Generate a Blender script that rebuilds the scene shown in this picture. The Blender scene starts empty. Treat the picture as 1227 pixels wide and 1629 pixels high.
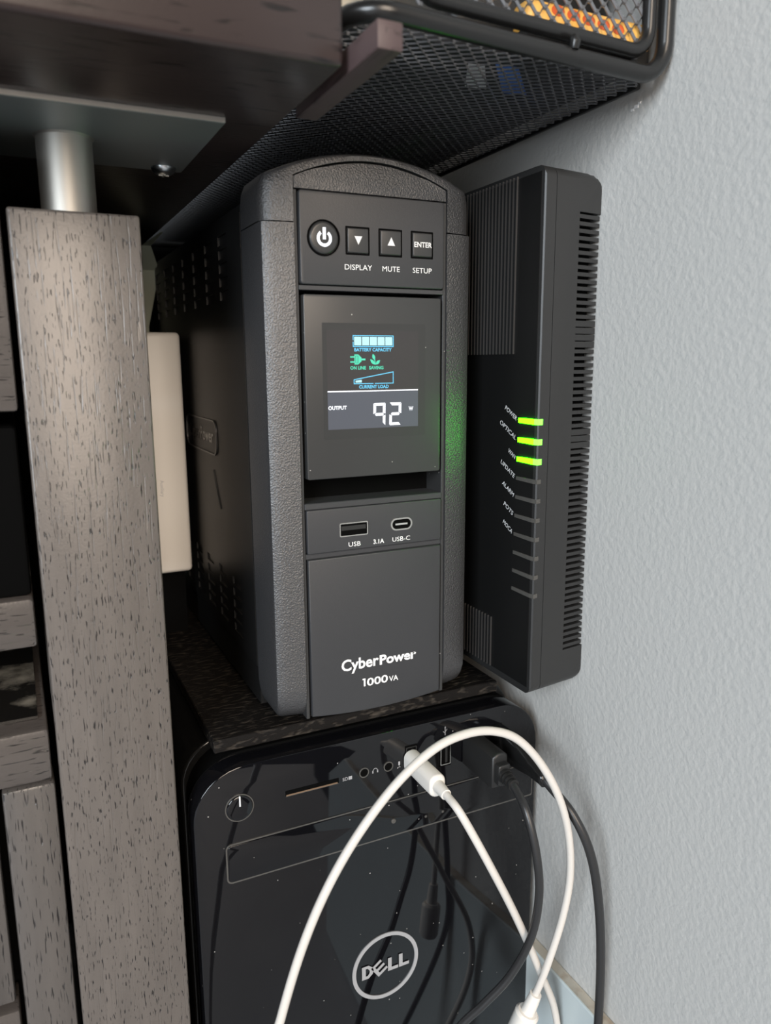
import bpy, bmesh, math, random
from mathutils import Vector, Matrix
random.seed(4)
S = bpy.context.scene
COL = S.collection

# ------------------------------------------------------------------ camera
cd = bpy.data.cameras.new('camera'); cam = bpy.data.objects.new('camera', cd); COL.objects.link(cam)
cd.sensor_fit = 'VERTICAL'; cd.sensor_height = 36.0; cd.lens = 1222.6 / 1629.0 * 36.0
cd.clip_start = 0.01; cd.clip_end = 50
r = Vector((0.90116801, -0.43342579, -0.00618805)); u = Vector((0.0881554, 0.16927586, 0.98161821)); f = Vector((0.42441117, 0.88514844, -0.19075481))
m3 = Matrix((r, u, -f)).transposed().to_4x4(); m3.translation = (-0.14694853, -0.31572276, 0.17614404)
cam.matrix_world = m3
cd.dof.use_dof = True; cd.dof.focus_distance = 0.37; cd.dof.aperture_fstop = 11.0
S.camera = cam

# ------------------------------------------------------------------ world, lights, exposure
w = bpy.data.worlds.new('world'); S.world = w; w.use_nodes = True
w.node_tree.nodes['Background'].inputs[0].default_value = (0.80, 0.90, 1.0, 1)
w.node_tree.nodes['Background'].inputs[1].default_value = 0.018

def area(name, loc, target, size, energy, color, sy=None):
    l = bpy.data.lights.new(name, 'AREA'); l.energy = energy; l.color = color; l.size = size
    if sy: l.shape = 'RECTANGLE'; l.size_y = sy
    o = bpy.data.objects.new(name, l); COL.objects.link(o); o.location = loc
    o.rotation_euler = (Vector(target) - Vector(loc)).to_track_quat('-Z', 'Y').to_euler()
    return o
area('window_light', (-1.80, -1.75, 0.75), (0, 0, 0.05), 1.0, 72, (0.85, 0.93, 1.0), 1.2)
area('room_lamp', (-0.16, -2.3, 0.95), (-0.1, 0, 0.2), 0.8, 50, (1.0, 0.84, 0.69), 1.5)
vs = S.view_settings
vs.view_transform = 'Standard'; vs.look = 'None'; vs.gamma = 1.0; vs.use_curve_mapping = False; vs.exposure = 0.0

# ------------------------------------------------------------------ materials
def mat(name, col, rough=0.5, metal=0.0, grain=None, coat=0.0, spec=0.5, emit=None, estr=0.0, mottle=None, speck=False):
    m = bpy.data.materials.new(name); m.use_nodes = True
    nt = m.node_tree; b = nt.nodes['Principled BSDF']
    b.inputs['Base Color'].default_value = (*col, 1); b.inputs['Roughness'].default_value = rough
    b.inputs['Metallic'].default_value = metal; b.inputs['Specular IOR Level'].default_value = spec
    b.inputs['Coat Weight'].default_value = coat; b.inputs['Coat Roughness'].default_value = 0.03
    if emit:
        b.inputs['Emission Color'].default_value = (*emit, 1); b.inputs['Emission Strength'].default_value = estr
    tc = nt.nodes.new('ShaderNodeTexCoord')
    if grain:
        sc, st, dist = grain
        n = nt.nodes.new('ShaderNodeTexNoise'); n.inputs['Scale'].default_value = sc; n.inputs['Detail'].default_value = 3
        bp = nt.nodes.new('ShaderNodeBump'); bp.inputs['Strength'].default_value = st; bp.inputs['Distance'].default_value = dist
        nt.links.new(tc.outputs['Object'], n.inputs['Vector']); nt.links.new(n.outputs[0], bp.inputs['Height'])
        nt.links.new(bp.outputs[0], b.inputs['Normal'])
    if mottle:
        sc, c2, lo, hi = mottle
        n = nt.nodes.new('ShaderNodeTexNoise'); n.inputs['Scale'].default_value = sc; n.inputs['Detail'].default_value = 5
        rp = nt.nodes.new('ShaderNodeValToRGB'); rp.color_ramp.elements[0].position = lo; rp.color_ramp.elements[1].position = hi
        rp.color_ramp.elements[0].color = (*col, 1); rp.color_ramp.elements[1].color = (*c2, 1)
        nt.links.new(tc.outputs['Object'], n.inputs['Vector']); nt.links.new(n.outputs[0], rp.inputs[0])
        nt.links.new(rp.outputs[0], b.inputs['Base Color'])
    if speck:   # sparse dust
        v = nt.nodes.new('ShaderNodeTexVoronoi'); v.inputs['Scale'].default_value = 190
        nt.links.new(tc.outputs['Object'], v.inputs['Vector'])
        lt = nt.nodes.new('ShaderNodeMath'); lt.operation = 'LESS_THAN'; lt.inputs[1].default_value = 0.055; nt.links.new(v.outputs['Distance'], lt.inputs[0])
        sx = nt.nodes.new('ShaderNodeSeparateColor'); nt.links.new(v.outputs['Color'], sx.inputs[0])
        gt = nt.nodes.new('ShaderNodeMath'); gt.operation = 'GREATER_THAN'; gt.inputs[1].default_value = 0.45; nt.links.new(sx.outputs[0], gt.inputs[0])
        ml = nt.nodes.new('ShaderNodeMath'); ml.operation = 'MULTIPLY'; nt.links.new(lt.outputs[0], ml.inputs[0]); nt.links.new(gt.outputs[0], ml.inputs[1])
        mx = nt.nodes.new('ShaderNodeMix'); mx.data_type = 'RGBA'; mx.inputs[6].default_value = (*col, 1); mx.inputs[7].default_value = (0.35, 0.34, 0.32, 1)
        nt.links.new(ml.outputs[0], mx.inputs[0]); nt.links.new(mx.outputs[2], b.inputs['Base Color'])
    return m

def wood(name, col, dark, rough, stretch, thr=(0.60, 0.66), bump=0.6, coat=0.0, groove=None):
    m = bpy.data.materials.new(name); m.use_nodes = True; nt = m.node_tree; b = nt.nodes['Principled BSDF']
    b.inputs['Roughness'].default_value = rough; b.inputs['Coat Weight'].default_value = coat; b.inputs['Coat Roughness'].default_value = 0.2
    tc = nt.nodes.new('ShaderNodeTexCoord'); mp = nt.nodes.new('ShaderNodeMapping'); mp.inputs['Scale'].default_value = stretch
    nt.links.new(tc.outputs['Object'], mp.inputs['Vector'])
    n = nt.nodes.new('ShaderNodeTexNoise'); n.inputs['Scale'].default_value = 1; n.inputs['Detail'].default_value = 1.5; n.inputs['Distortion'].default_value = 0.2
    nt.links.new(mp.outputs[0], n.inputs['Vector'])
    rp = nt.nodes.new('ShaderNodeValToRGB'); e = rp.color_ramp.elements
    e[0].position = thr[0]; e[0].color = (0, 0, 0, 1); e[1].position = thr[1]; e[1].color = (1, 1, 1, 1)
    nt.links.new(n.outputs[0], rp.inputs[0])
    # soft broad figure
    mp2 = nt.nodes.new('ShaderNodeMapping'); mp2.inputs['Scale'].default_value = [s * 0.12 for s in stretch]
    nt.links.new(tc.outputs['Object'], mp2.inputs['Vector'])
    n2 = nt.nodes.new('ShaderNodeTexNoise'); n2.inputs['Scale'].default_value = 1; n2.inputs['Detail'].default_value = 4
    nt.links.new(mp2.outputs[0], n2.inputs['Vector'])
    mx = nt.nodes.new('ShaderNodeMix'); mx.data_type = 'RGBA'
    mx.inputs[6].default_value = (*[c * 0.8 for c in col], 1); mx.inputs[7].default_value = (*[c * 1.25 for c in col], 1)
    nt.links.new(n2.outputs[0], mx.inputs[0])
    mx2 = nt.nodes.new('ShaderNodeMix'); mx2.data_type = 'RGBA'; mx2.inputs[7].default_value = (*dark, 1)
    nt.links.new(rp.outputs[0], mx2.inputs[0]); nt.links.new(mx.outputs[2], mx2.inputs[6])
    nt.links.new(mx2.outputs[2], b.inputs['Base Color'])
    # fine lacquer relief + pores
    n3 = nt.nodes.new('ShaderNodeTexNoise'); n3.inputs['Scale'].default_value = 900; n3.inputs['Detail'].default_value = 2
    nt.links.new(tc.outputs['Object'], n3.inputs['Vector'])
    sub = nt.nodes.new('ShaderNodeMath'); sub.operation = 'MULTIPLY_ADD'; sub.inputs[1].default_value = -1.0
    mul = nt.nodes.new('ShaderNodeMath'); mul.operation = 'MULTIPLY'; mul.inputs[1].default_value = 0.25
    nt.links.new(n3.outputs[0], mul.inputs[0]); nt.links.new(rp.outputs[0], sub.inputs[0]); nt.links.new(mul.outputs[0], sub.inputs[2])
    hgt = sub.outputs[0]
    if groove:
        mp3 = nt.nodes.new('ShaderNodeMapping'); mp3.inputs['Scale'].default_value = groove; mp3.inputs['Location'].default_value = (3, 5, 7)
        nt.links.new(tc.outputs['Object'], mp3.inputs['Vector'])
        n4 = nt.nodes.new('ShaderNodeTexNoise'); n4.inputs['Scale'].default_value = 1; n4.inputs['Detail'].default_value = 1; nt.links.new(mp3.outputs[0], n4.inputs['Vector'])
        r4 = nt.nodes.new('ShaderNodeValToRGB'); r4.color_ramp.elements[0].position = 0.60; r4.color_ramp.elements[1].position = 0.68; nt.links.new(n4.outputs[0], r4.inputs[0])
        s4 = nt.nodes.new('ShaderNodeMath'); s4.operation = 'MULTIPLY_ADD'; s4.inputs[1].default_value = -0.6
        nt.links.new(r4.outputs[0], s4.inputs[0]); nt.links.new(hgt, s4.inputs[2]); hgt = s4.outputs[0]
    bp = nt.nodes.new('ShaderNodeBump'); bp.inputs['Strength'].default_value = bump; bp.inputs['Distance'].default_value = 0.0004
    nt.links.new(hgt, bp.inputs['Height']); nt.links.new(bp.outputs[0], b.inputs['Normal'])
    return m

M = {}
M['wall'] = mat('wall_paint', (0.540, 0.535, 0.515), 0.5, grain=(330, 0.5, 0.0008))
M['base'] = mat('baseboard_paint', (0.60, 0.66, 0.66), 0.4)
M['dust'] = mat('dusty_ledge', (0.50, 0.47, 0.40), 0.8, mottle=(90, (0.30, 0.22, 0.15), 0.5, 0.72))
M['floor'] = mat('floor_boards', (0.36, 0.38, 0.41), 0.6, mottle=(12, (0.31, 0.33, 0.36), 0.3, 0.7))
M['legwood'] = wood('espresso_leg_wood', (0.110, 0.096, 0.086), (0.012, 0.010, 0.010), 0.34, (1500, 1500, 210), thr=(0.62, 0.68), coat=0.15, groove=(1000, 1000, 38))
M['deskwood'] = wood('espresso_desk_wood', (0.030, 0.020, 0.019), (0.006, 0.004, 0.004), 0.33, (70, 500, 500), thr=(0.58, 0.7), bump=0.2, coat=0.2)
M['stripwood'] = wood('purple_brown_strip_wood', (0.075, 0.050, 0.050), (0.03, 0.02, 0.02), 0.5, (400, 60, 400), thr=(0.6, 0.75), bump=0.3)
M['cabwood'] = wood('espresso_cabinet_wood', (0.085, 0.074, 0.068), (0.012, 0.010, 0.010), 0.33, (110, 1400, 1400), thr=(0.62, 0.69), coat=0.2)
M['cabwood_v'] = wood('espresso_cabinet_upright_wood', (0.085, 0.076, 0.070), (0.012, 0.010, 0.010), 0.33, (1400, 1400, 110), thr=(0.61, 0.68), coat=0.2)
M['board'] = wood('rough_black_board', (0.006, 0.005, 0.0045), (0.06, 0.05, 0.04), 0.6, (180, 500, 500), thr=(0.52, 0.8), bump=1.0)
M['board'].node_tree.nodes['Principled BSDF'].inputs['Specular IOR Level'].default_value = 0.2
M['steel'] = mat('satin_steel', (0.52, 0.50, 0.46), 0.52, 1.0, grain=(700, 0.08, 0.0003))
M['plate'] = mat('grey_steel_plate', (0.24, 0.26, 0.255), 0.45, 0.55)
M['platelip'] = mat('bright_plate_edge', (0.62, 0.59, 0.55), 0.4, 0.8)
M['zinc'] = mat('zinc_screw', (0.8, 0.83, 0.85), 0.3, 1.0)
M['plastic'] = mat('textured_black_plastic', (0.038, 0.038, 0.040), 0.36, grain=(1300, 0.75, 0.0005), spec=1.0)
M['panel'] = mat('fine_black_plastic', (0.035, 0.036, 0.039), 0.45, grain=(2600, 0.22, 0.0002))
M['smooth'] = mat('smooth_dark_plastic', (0.035, 0.035, 0.035), 0.32, speck=True)
M['body'] = mat('side_black_plastic', (0.010, 0.010, 0.010), 0.42, grain=(1500, 0.3, 0.0003), spec=0.35)
M['black'] = mat('deep_black', (0.003, 0.003, 0.003), 0.8, spec=0.03)
M['gloss'] = mat('piano_black', (0.004, 0.004, 0.005), 0.03, speck=True)
M['glossrim'] = mat('piano_black_edge', (0.006, 0.006, 0.006), 0.12)
M['lcdglass'] = mat('lcd_window', (0.030, 0.030, 0.030), 0.30)
M['lcdoff'] = mat('lcd_field', (0.035, 0.032, 0.033), 0.3)
M['lcdlow'] = mat('lcd_lit_field', (0.05, 0.052, 0.06), 0.3, emit=(0.30, 0.34, 0.48), estr=0.12)
M['print'] = mat('white_print', (0.80, 0.80, 0.80), 0.5)
M['printgrey'] = mat('grey_print', (0.42, 0.42, 0.43), 0.4, 0.3)
M['cyan'] = mat('lcd_cyan', (0, 0, 0), 0.5, emit=(0.16, 0.68, 1.0), estr=1.1)
M['ice'] = mat('lcd_ice', (0, 0, 0), 0.5, emit=(0.55, 0.95, 1.0), estr=1.1)
M['green'] = mat('lcd_green', (0, 0, 0), 0.5, emit=(0.10, 0.85, 0.55), estr=1.0)
M['white'] = mat('lcd_white', (0, 0, 0), 0.5, emit=(0.93, 0.95, 1.0), estr=1.5)
M['led'] = mat('green_led', (0.02, 0.05, 0.0), 0.3, emit=(0.020, 1.0, 0.0005), estr=36.0)
M['ledend'] = mat('green_led_end', (0.02, 0.05, 0.0), 0.3, emit=(0.15, 1.0, 0.05), estr=4.0)
M['ledoff'] = mat('smoked_lens', (0.075, 0.072, 0.066), 0.2)
M['modem'] = mat('modem_matte_black', (0.021, 0.021, 0.021), 0.42, grain=(2600, 0.2, 0.0002))
M['modemshade'] = mat('modem_face_shade', (0.007, 0.007, 0.007), 0.45, spec=0.25)  # modem black darkened to carry the shade on its left face
M['rib'] = mat('modem_rib', (0.036, 0.034, 0.033), 0.4)
M['wplastic'] = mat('white_plastic', (0.76, 0.73, 0.68), 0.4)
M['wcable'] = mat('white_cable', (0.62, 0.59, 0.55), 0.42)
M['bcable'] = mat('black_cable', (0.022, 0.022, 0.023), 0.33)
M['bplug'] = mat('black_plug', (0.016, 0.016, 0.016), 0.4)
M['bgloss'] = mat('glossy_plug', (0.010, 0.010, 0.010), 0.18)
M['metal'] = mat('port_metal', (0.72, 0.70, 0.66), 0.25, 1.0)
M['copper'] = mat('slot_brown', (0.16, 0.10, 0.06), 0.5)
M['wire'] = mat('black_coated_wire', (0.012, 0.012, 0.012), 0.28)
M['mesh'] = mat('black_mesh', (0.11, 0.11, 0.115), 0.24, spec=1.0)
M['orange'] = mat('orange_pack', (0.85, 0.42, 0.06), 0.4, mottle=(60, (0.90, 0.52, 0.14), 0.35, 0.7))
M['red'] = mat('red_print', (0.62, 0.10, 0.02), 0.4)
M['greyitem'] = mat('dark_pouch', (0.010, 0.010, 0.012), 0.6)
M['blue'] = mat('blue_print', (0.06, 0.16, 0.50), 0.4)
M['paleprint'] = mat('pale_print', (0.6, 0.6, 0.62), 0.4)
M['beige'] = mat('beige_weave', (0.52, 0.44, 0.33), 0.7)
M['beige2'] = mat('beige_weave_strip', (0.66, 0.58, 0.45), 0.7)
M['reflections'] = mat('painted_reflections', (0.012, 0.011, 0.010), 0.2, mottle=(38, (0.30, 0.27, 0.22), 0.52, 0.66))  # pale patches are painted reflections of a glossy shelf top
M['paper'] = mat('pale_green_paper', (0.42, 0.45, 0.36), 0.6)

# ------------------------------------------------------------------ helpers
def wloc(o):
    v = Vector((0, 0, 0))
    while o: v += o.location; o = o.parent
    return v
def obj(name, bm, m, parent=None, smooth=False, label=None):
    bmesh.ops.recalc_face_normals(bm, faces=bm.faces[:])
    if parent: bmesh.ops.translate(bm, verts=bm.verts[:], vec=-wloc(parent))
    me = bpy.data.meshes.new(name); bm.to_mesh(me); bm.free()
    me.materials.append(M[m])
    if smooth:
        for p in me.polygons: p.use_smooth = True
        if smooth != 'all': me.set_sharp_from_angle(angle=math.radians(38))
    o = bpy.data.objects.new(name, me); COL.objects.link(o)
    if parent: o.parent = parent
    if label: o['label'] = label
    return o
def thing(name, label, cat, loc=(0, 0, 0), group=None):
    o = bpy.data.objects.new(name, None); COL.objects.link(o); o.location = loc; o.empty_display_size = 0.02
    o['label'] = label; o['category'] = cat
    if group: o['group'] = group
    return o
def tag(o, label, cat, group=None):
    o['label'] = label; o['category'] = cat
    if group: o['group'] = group
    return o
def struct(o): o['kind'] = 'structure'; return o

def box(x0, x1, y0, y1, z0, z1, bev=0.0, seg=2, bm=None):
    b = bmesh.new()
    bmesh.ops.create_cube(b, size=1)
    for v in b.verts:
        v.co = ((x0 + x1) / 2 + v.co.x * (x1 - x0), (y0 + y1) / 2 + v.co.y * (y1 - y0), (z0 + z1) / 2 + v.co.z * (z1 - z0))
    if bev: bmesh.ops.bevel(b, geom=b.edges[:], offset=bev, segments=seg, affect='EDGES', profile=0.5)
    if bm is None: return b
    return join(bm, b)
def join(bm, b):
    me = bpy.data.meshes.new('tmp'); b.to_mesh(me); b.free(); bm.from_mesh(me); bpy.data.meshes.remove(me); return bm
def loft(rings, cap=True, closed=True):
    bm = bmesh.new(); R = [[bm.verts.new(p) for p in rg] for rg in rings]
    n = len(R[0])
    for a, b in zip(R[:-1], R[1:]):
        for i in range(n if closed else n - 1):
            j = (i + 1) % n
            bm.faces.new((a[i], a[j], b[j], b[i]))
    if cap:
        bm.faces.new(R[0]); bm.faces.new(R[-1])
    return bm
def spline(pts, n=8):
    P = [Vector(p) for p in pts]; out = []
    P = [P[0] * 2 - P[1]] + P + [P[-1] * 2 - P[-2]]
    for i in range(1, len(P) - 2):
        a, b, c, d = P[i - 1:i + 3]
        for k in range(n):
            t = k / n
            out.append(0.5 * ((2 * b) + (c - a) * t + (2 * a - 5 * b + 4 * c - d) * t * t + (3 * b - a - 3 * c + d) * t ** 3))
    out.append(P[-2]); return out
def tube(pts, rad, seg=12):
    P = [Vector(p) for p in pts]; rings = []; nrm = None
    for i, p in enumerate(P):
        t = (P[min(i + 1, len(P) - 1)] - P[max(i - 1, 0)]).normalized()
        if nrm is None:
            nrm = t.orthogonal().normalized()
        else:
            nrm = (nrm - t * nrm.dot(t)).normalized()
        bn = t.cross(nrm)
        rr = rad[i] if isinstance(rad, (list, tuple)) else rad
        rings.append([p + (nrm * math.cos(a) + bn * math.sin(a)) * rr for a in [2 * math.pi * k / seg for k in range(seg)]])
    return loft(rings)
def rrect(w0, w1, h0, h1, rad, n=5):
    """rounded rectangle outline; rad = (bl, br, tr, tl)"""
    if not isinstance(rad, (list, tuple)): rad = (rad,) * 4
    out = []
    for (cx, cy, a0, rr) in ((w0 + rad[0], h0 + rad[0], 180, rad[0]), (w1 - rad[1], h0 + rad[1], 270, rad[1]), (w1 - rad[2], h1 - rad[2], 0, rad[2]), (w0 + rad[3], h1 - rad[3], 90, rad[3])):
        for k in range(n + 1):
            a = math.radians(a0 + 90 * k / n); out.append((cx + rr * math.cos(a), cy + rr * math.sin(a)))
    return out
def slab(outline, y0, y1, bev=0.0):
    """outline in (x, z), extruded from y0 (front) to y1, front edge eased by bev"""
    if not bev: return loft([[(x, y0, z) for x, z in outline], [(x, y1, z) for x, z in outline]])
    cx = sum(p[0] for p in outline) / len(outline); cz = sum(p[1] for p in outline) / len(outline)
    def ins(p, d):
        return (p[0] - math.copysign(min(d, abs(p[0] - cx)), p[0] - cx), p[1] - math.copysign(min(d, abs(p[1] - cz)), p[1] - cz))
    rg = []
    for k in range(4):
        a = math.pi / 2 * k / 3
        rg.append([(ins(p, bev * (1 - math.sin(a)))[0], y0 + bev * (1 - math.cos(a)), ins(p, bev * (1 - math.sin(a)))[1]) for p in outline])
    rg.append([(x, y1, z) for x, z in outline])
    return loft(rg)
def ring(outer, inner, y0, y1):
    n = len(outer)
    return loft([[(x, y1, z) for x, z in outer], [(x, y0, z) for x, z in outer], [(x, y0, z) for x, z in inner], [(x, y1, z) for x, z in inner], [(x, y1, z) for x, z in outer]], cap=False)
def disc(c, rad, y0, y1, n=32, bev=0.0, rz=None):
    return slab([(c[0] + rad * math.cos(2 * math.pi * k / n), c[1] + (rz or rad) * math.sin(2 * math.pi * k / n)) for k in range(n)], y0, y1, bev)
def prism(poly, to3, d):
    """flat print: 2D polygons mapped through to3(u, v, depth)"""
    bm = bmesh.new()
    for pl in poly:
        a = [bm.verts.new(to3(x, z, 0)) for x, z in pl]; bm.faces.new(a)
    return bm
FR = lambda y: (lambda x, z, d=0: (x, y - d, z))        # prints that face the room (-y)
SD = lambda x: (lambda s, z, d=0: (x - d, -s, z))       # prints that face left (-x); s runs toward the room
_tcache = {}
def text(body, box2, to3, bold=0.0, shear=0.0, rot=0.0):
    """lettering fitted to the rectangle (u0, v0, u1, v1), v0 = baseline, v1 = cap height"""
    cu = bpy.data.curves.new('t', 'FONT'); cu.body = body; cu.size = 1; cu.offset = bold; cu.shear = shear; cu.resolution_u = 3
    o = bpy.data.objects.new('t', cu); COL.objects.link(o); bpy.context.view_layer.update()
    me = bpy.data.meshes.new_from_object(o.evaluated_get(bpy.context.evaluated_depsgraph_get()))
    bpy.data.objects.remove(o); bpy.data.curves.remove(cu)
    bm = bmesh.new(); bm.from_mesh(me); bpy.data.meshes.remove(me)
    xs = [v.co.x for v in bm.verts]; x0, x1 = min(xs), max(xs)
    cap = 0.729 + bold
    u0, v0, u1, v1 = box2; su = (u1 - u0) / (x1 - x0); sv = (v1 - v0) / cap
    ca, sa = math.cos(rot), math.sin(rot)
    for v in bm.verts:
        a, b = (v.co.x - x0) * su, v.co.y * sv
        v.co = to3(u0 + a * ca - b * sa, v0 + a * sa + b * ca, 0)
    return bm

# ------------------------------------------------------------------ the setting
WX = 0.100
struct(obj('wall_right', box(WX, WX + 0.1, -0.36, 0.75, -0.40, 2.0), 'wall'))
struct(obj('wall_back', box(-1.6, WX, 0.65, 0.75, -0.40, 2.0), 'wall'))
struct(obj('floor', box(-3.0, WX + 0.1, -3.0, 0.75, -0.45, -0.40), 'floor'))
bb = struct(obj('baseboard_right', box(WX - 0.0065, WX, -0.36, 0.65, -0.40, -0.1533, 0.0012), 'base'))
obj('ledge_dust', box(WX - 0.0058, WX - 0.0003, -0.34, 0.3, -0.1533, -0.1530), 'dust', bb)

wr = bpy.data.objects['wall_right']
ch = bmesh.new()
for dy, dz, q in ((0, 0, 0.0011), (0.0022, -0.0008, 0.0008), (-0.0018, 0.0009, 0.0007)):
    join(ch, box(WX - 0.0003, WX + 0.001, -0.0470 + dy - q, -0.0470 + dy + q, 0.2810 + dz - q * 0.6, 0.2810 + dz + q * 0.6))
obj('paint_chip', ch, 'print', wr)
# ------------------------------------------------------------------ desk
DZ = 0.2635
desk = thing('desk', 'dark espresso wooden desk above the battery backup, with square leg on a steel post', 'desk', (-0.12, 0.02, -0.40))
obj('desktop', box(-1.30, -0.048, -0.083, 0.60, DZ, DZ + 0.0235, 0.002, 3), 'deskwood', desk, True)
obj('leg', box(-0.1432, -0.0976, 0.0, 0.0456, -0.40, 0.2312, 0.0011, 3), 'legwood', desk, True, 'square dark wooden leg with open grain')
obj('post', tube([(-0.1205, 0.0225, 0.231), (-0.1205, 0.0225, 0.262)], 0.0102, 32), 'steel', desk, True, 'round satin steel post')
obj('weld_collar', tube([(-0.1205, 0.0225, 0.2608), (-0.1205, 0.0225, 0.2614), (-0.1205, 0.0225, 0.2620)], [0.0104, 0.0110, 0.0116], 32), 'steel', desk, True)
pl = obj('mounting_plate', box(-0.1725, -0.0686, -0.0205, 0.0605, 0.2615, DZ, 0.0004, 2), 'plate', desk, False, 'grey steel mounting plate')
obj('plate_edge', box(-0.1725, -0.0688, -0.0209, -0.0204, 0.2617, DZ - 0.0001), 'platelip', pl)
for sx, sy in ((-0.0777, 0.0545), (-0.0777, -0.0145), (-0.1634, 0.0545), (-0.1634, -0.0145)):
    if sy < 0: continue
    bm = loft([[(sx + rr * math.cos(a), sy + rr * math.sin(a), z) for a in [2 * math.pi * k / 24 for k in range(24)]] for rr, z in ((0.0054, 0.2616), (0.0054, 0.2609), (0.0046, 0.2596), (0.0030, 0.2586), (0.0012, 0.2583))])
    sc = obj('screw', bm, 'zinc', pl, True, 'bright zinc screw')
    b2 = box(sx - 0.0022, sx + 0.0022, sy - 0.0004, sy + 0.0004, 0.2580, 0.2590); box(sx - 0.0004, sx + 0.0004, sy - 0.0022, sy + 0.0022, 0.2580, 0.2590, bm=b2)
    obj('cross_slot', b2, 'steel', sc)
obj('support_strip', box(-0.0452, -0.0370, -0.1003, -0.030, DZ, 0.2714, 0.0006, 2), 'stripwood', desk, True, 'small purple-brown wooden strip with pale dust')
obj('dark_back', box(-1.28, 0.098, 0.47, 0.485, -0.40, DZ + 0.045), 'black', desk)  # black sheet added to keep the space behind the desk dark

# ------------------------------------------------------------------ cabinet at the left of the leg
cb = thing('wooden_cabinet', 'dark open-grain wooden cabinet with shelves, left of the desk leg', 'cabinet', (-0.30, 0.02, -0.40))
XR = -0.1462
obj('drawer_front', box(-0.42, XR + 0.0008, 0.0, 0.018, 0.1592, 0.2520, 0.0015, 2), 'cabwood', cb, True)
obj('shelf', box(-0.42, XR - 0.0004, 0.0, 0.35, 0.0680, 0.0876, 0.0015, 2), 'cabwood', cb, True)
obj('shelf', box(-0.42, XR + 0.0004, 0.0, 0.35, 0.0112, 0.0332, 0.0015, 2), 'cabwood', cb, True)
dr = obj('door_stile', box(-0.1647, XR + 0.0010, 0.0, 0.018, -0.395, 0.0098, 0.0014, 2), 'cabwood_v', cb, True)
obj('door_panel', box(-0.42, -0.1678, 0.0005, 0.012, -0.085, 0.0098, 0.0012, 2), 'cabwood_v', cb, True)
obj('door_rail', box(-0.42, -0.1668, 0.0, 0.018, -0.13, -0.089, 0.0012, 2), 'cabwood', cb, True)
obj('dark_back', box(-0.42, XR, 0.35, 0.36, -0.40, 0.2520), 'black', cb)
obj('inner_side', box(-0.43, -0.42, 0.0, 0.36, -0.40, 0.2520), 'black', cb)
obj('carcass', box(-0.42, XR - 0.0008, 0.020, 0.35, -0.40, 0.0108), 'black', cb)

bx = thing('black_equipment_box', 'plain black equipment box filling the upper cabinet opening', 'box', (-0.28, 0.15, 0.0876))
obj('housing', box(-0.41, XR - 0.0006, 0.004, 0.30, 0.0877, 0.1535, 0.002, 2), 'black', bx, True)
obj('label_line', box(-0.166, -0.158, 0.0037, 0.0042, 0.0935, 0.0938), 'ledoff', bx)
lf = obj('overlay', box(-0.40, XR - 0.003, 0.012, 0.25, 0.0333, 0.0345), 'reflections')  # added dark sheet carrying the shelf top's pale reflections as colour
tag(lf, 'glossy dark leaflet with painted-in pale reflections on the lower cabinet shelf', 'overlay')
# ------------------------------------------------------------------ computer tower
pc = thing('desktop_computer', 'glossy black desktop computer tower under the board and battery backup', 'computer', (0.001, 0.2, -0.40))
CX0, CX1 = -0.0912, 0.0950
obj('case', slab(rrect(CX0, CX1 - 0.001, -0.395, 0.0018, (0.004, 0.004, 0.022, 0.022), 8), 0.026, 0.43, 0.001), 'glossrim', pc, True)
obj('case_collar', slab(rrect(CX0 + 0.002, CX1 - 0.002, -0.392, -0.0010, (0.004, 0.004, 0.024, 0.024), 8), 0.012, 0.0262), 'black', pc, True)
fp = obj('front_panel', slab(rrect(CX0, CX1, -0.395, -0.0022, (0.006, 0.006, 0.024, 0.024), 10), 0.0, 0.0125, 0.0006), 'gloss', pc, True, 'mirror-gloss black front panel')
for x in (-0.07, 0.07): 
    for y in (0.06, 0.38): obj('foot', box(x - 0.012, x + 0.012, y - 0.012, y + 0.012, -0.40, -0.3945), 'bplug', pc)
obj('edge_line', ring(rrect(CX0 - 0.0001, CX1 + 0.0001, -0.3951, -0.0021, (0.006, 0.006, 0.0241, 0.0241), 10), rrect(CX0 - 0.00005, CX1 + 0.00005, -0.39505, -0.00215, (0.006, 0.006, 0.02405, 0.02405), 10), 0.0118, 0.0126), 'glossrim', pc, True)
pb = obj('power_button', disc((-0.0703, -0.0222), 0.0062, -0.0012, 0.001, 40, 0.0008), 'gloss', pc, True)
obj('button_ring', ring([(-0.0703 + 0.0067 * math.cos(a), -0.0222 + 0.0067 * math.sin(a)) for a in [2 * math.pi * k / 40 for k in range(40)]], [(-0.0703 + 0.0062 * math.cos(a), -0.0222 + 0.0062 * math.sin(a)) for a in [2 * math.pi * k / 40 for k in range(40)]], -0.0005, 0.0005), 'ledoff', pb, True)
obj('status_line', box(-0.0706, -0.0700, -0.0016, -0.0010, -0.0210, -0.0160), 'print', pb)
sd = obj('card_slot', box(-0.0483, -0.0215, -0.0002, 0.0005, -0.0226, -0.0200), 'black', pc)
obj('slot_lip', box(-0.0480, -0.0222, -0.0003, 0.0, -0.0226, -0.0219), 'copper', sd)
obj('slot_lip', box(-0.0483, -0.0215, -0.0003, 0.0, -0.0228, -0.0226), 'ledoff', sd)
obj('lettering', text('SD\u25a0', (-0.0196, -0.0222, -0.0146, -0.0204), FR(-0.0003), 0.01), 'printgrey', sd)
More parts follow.
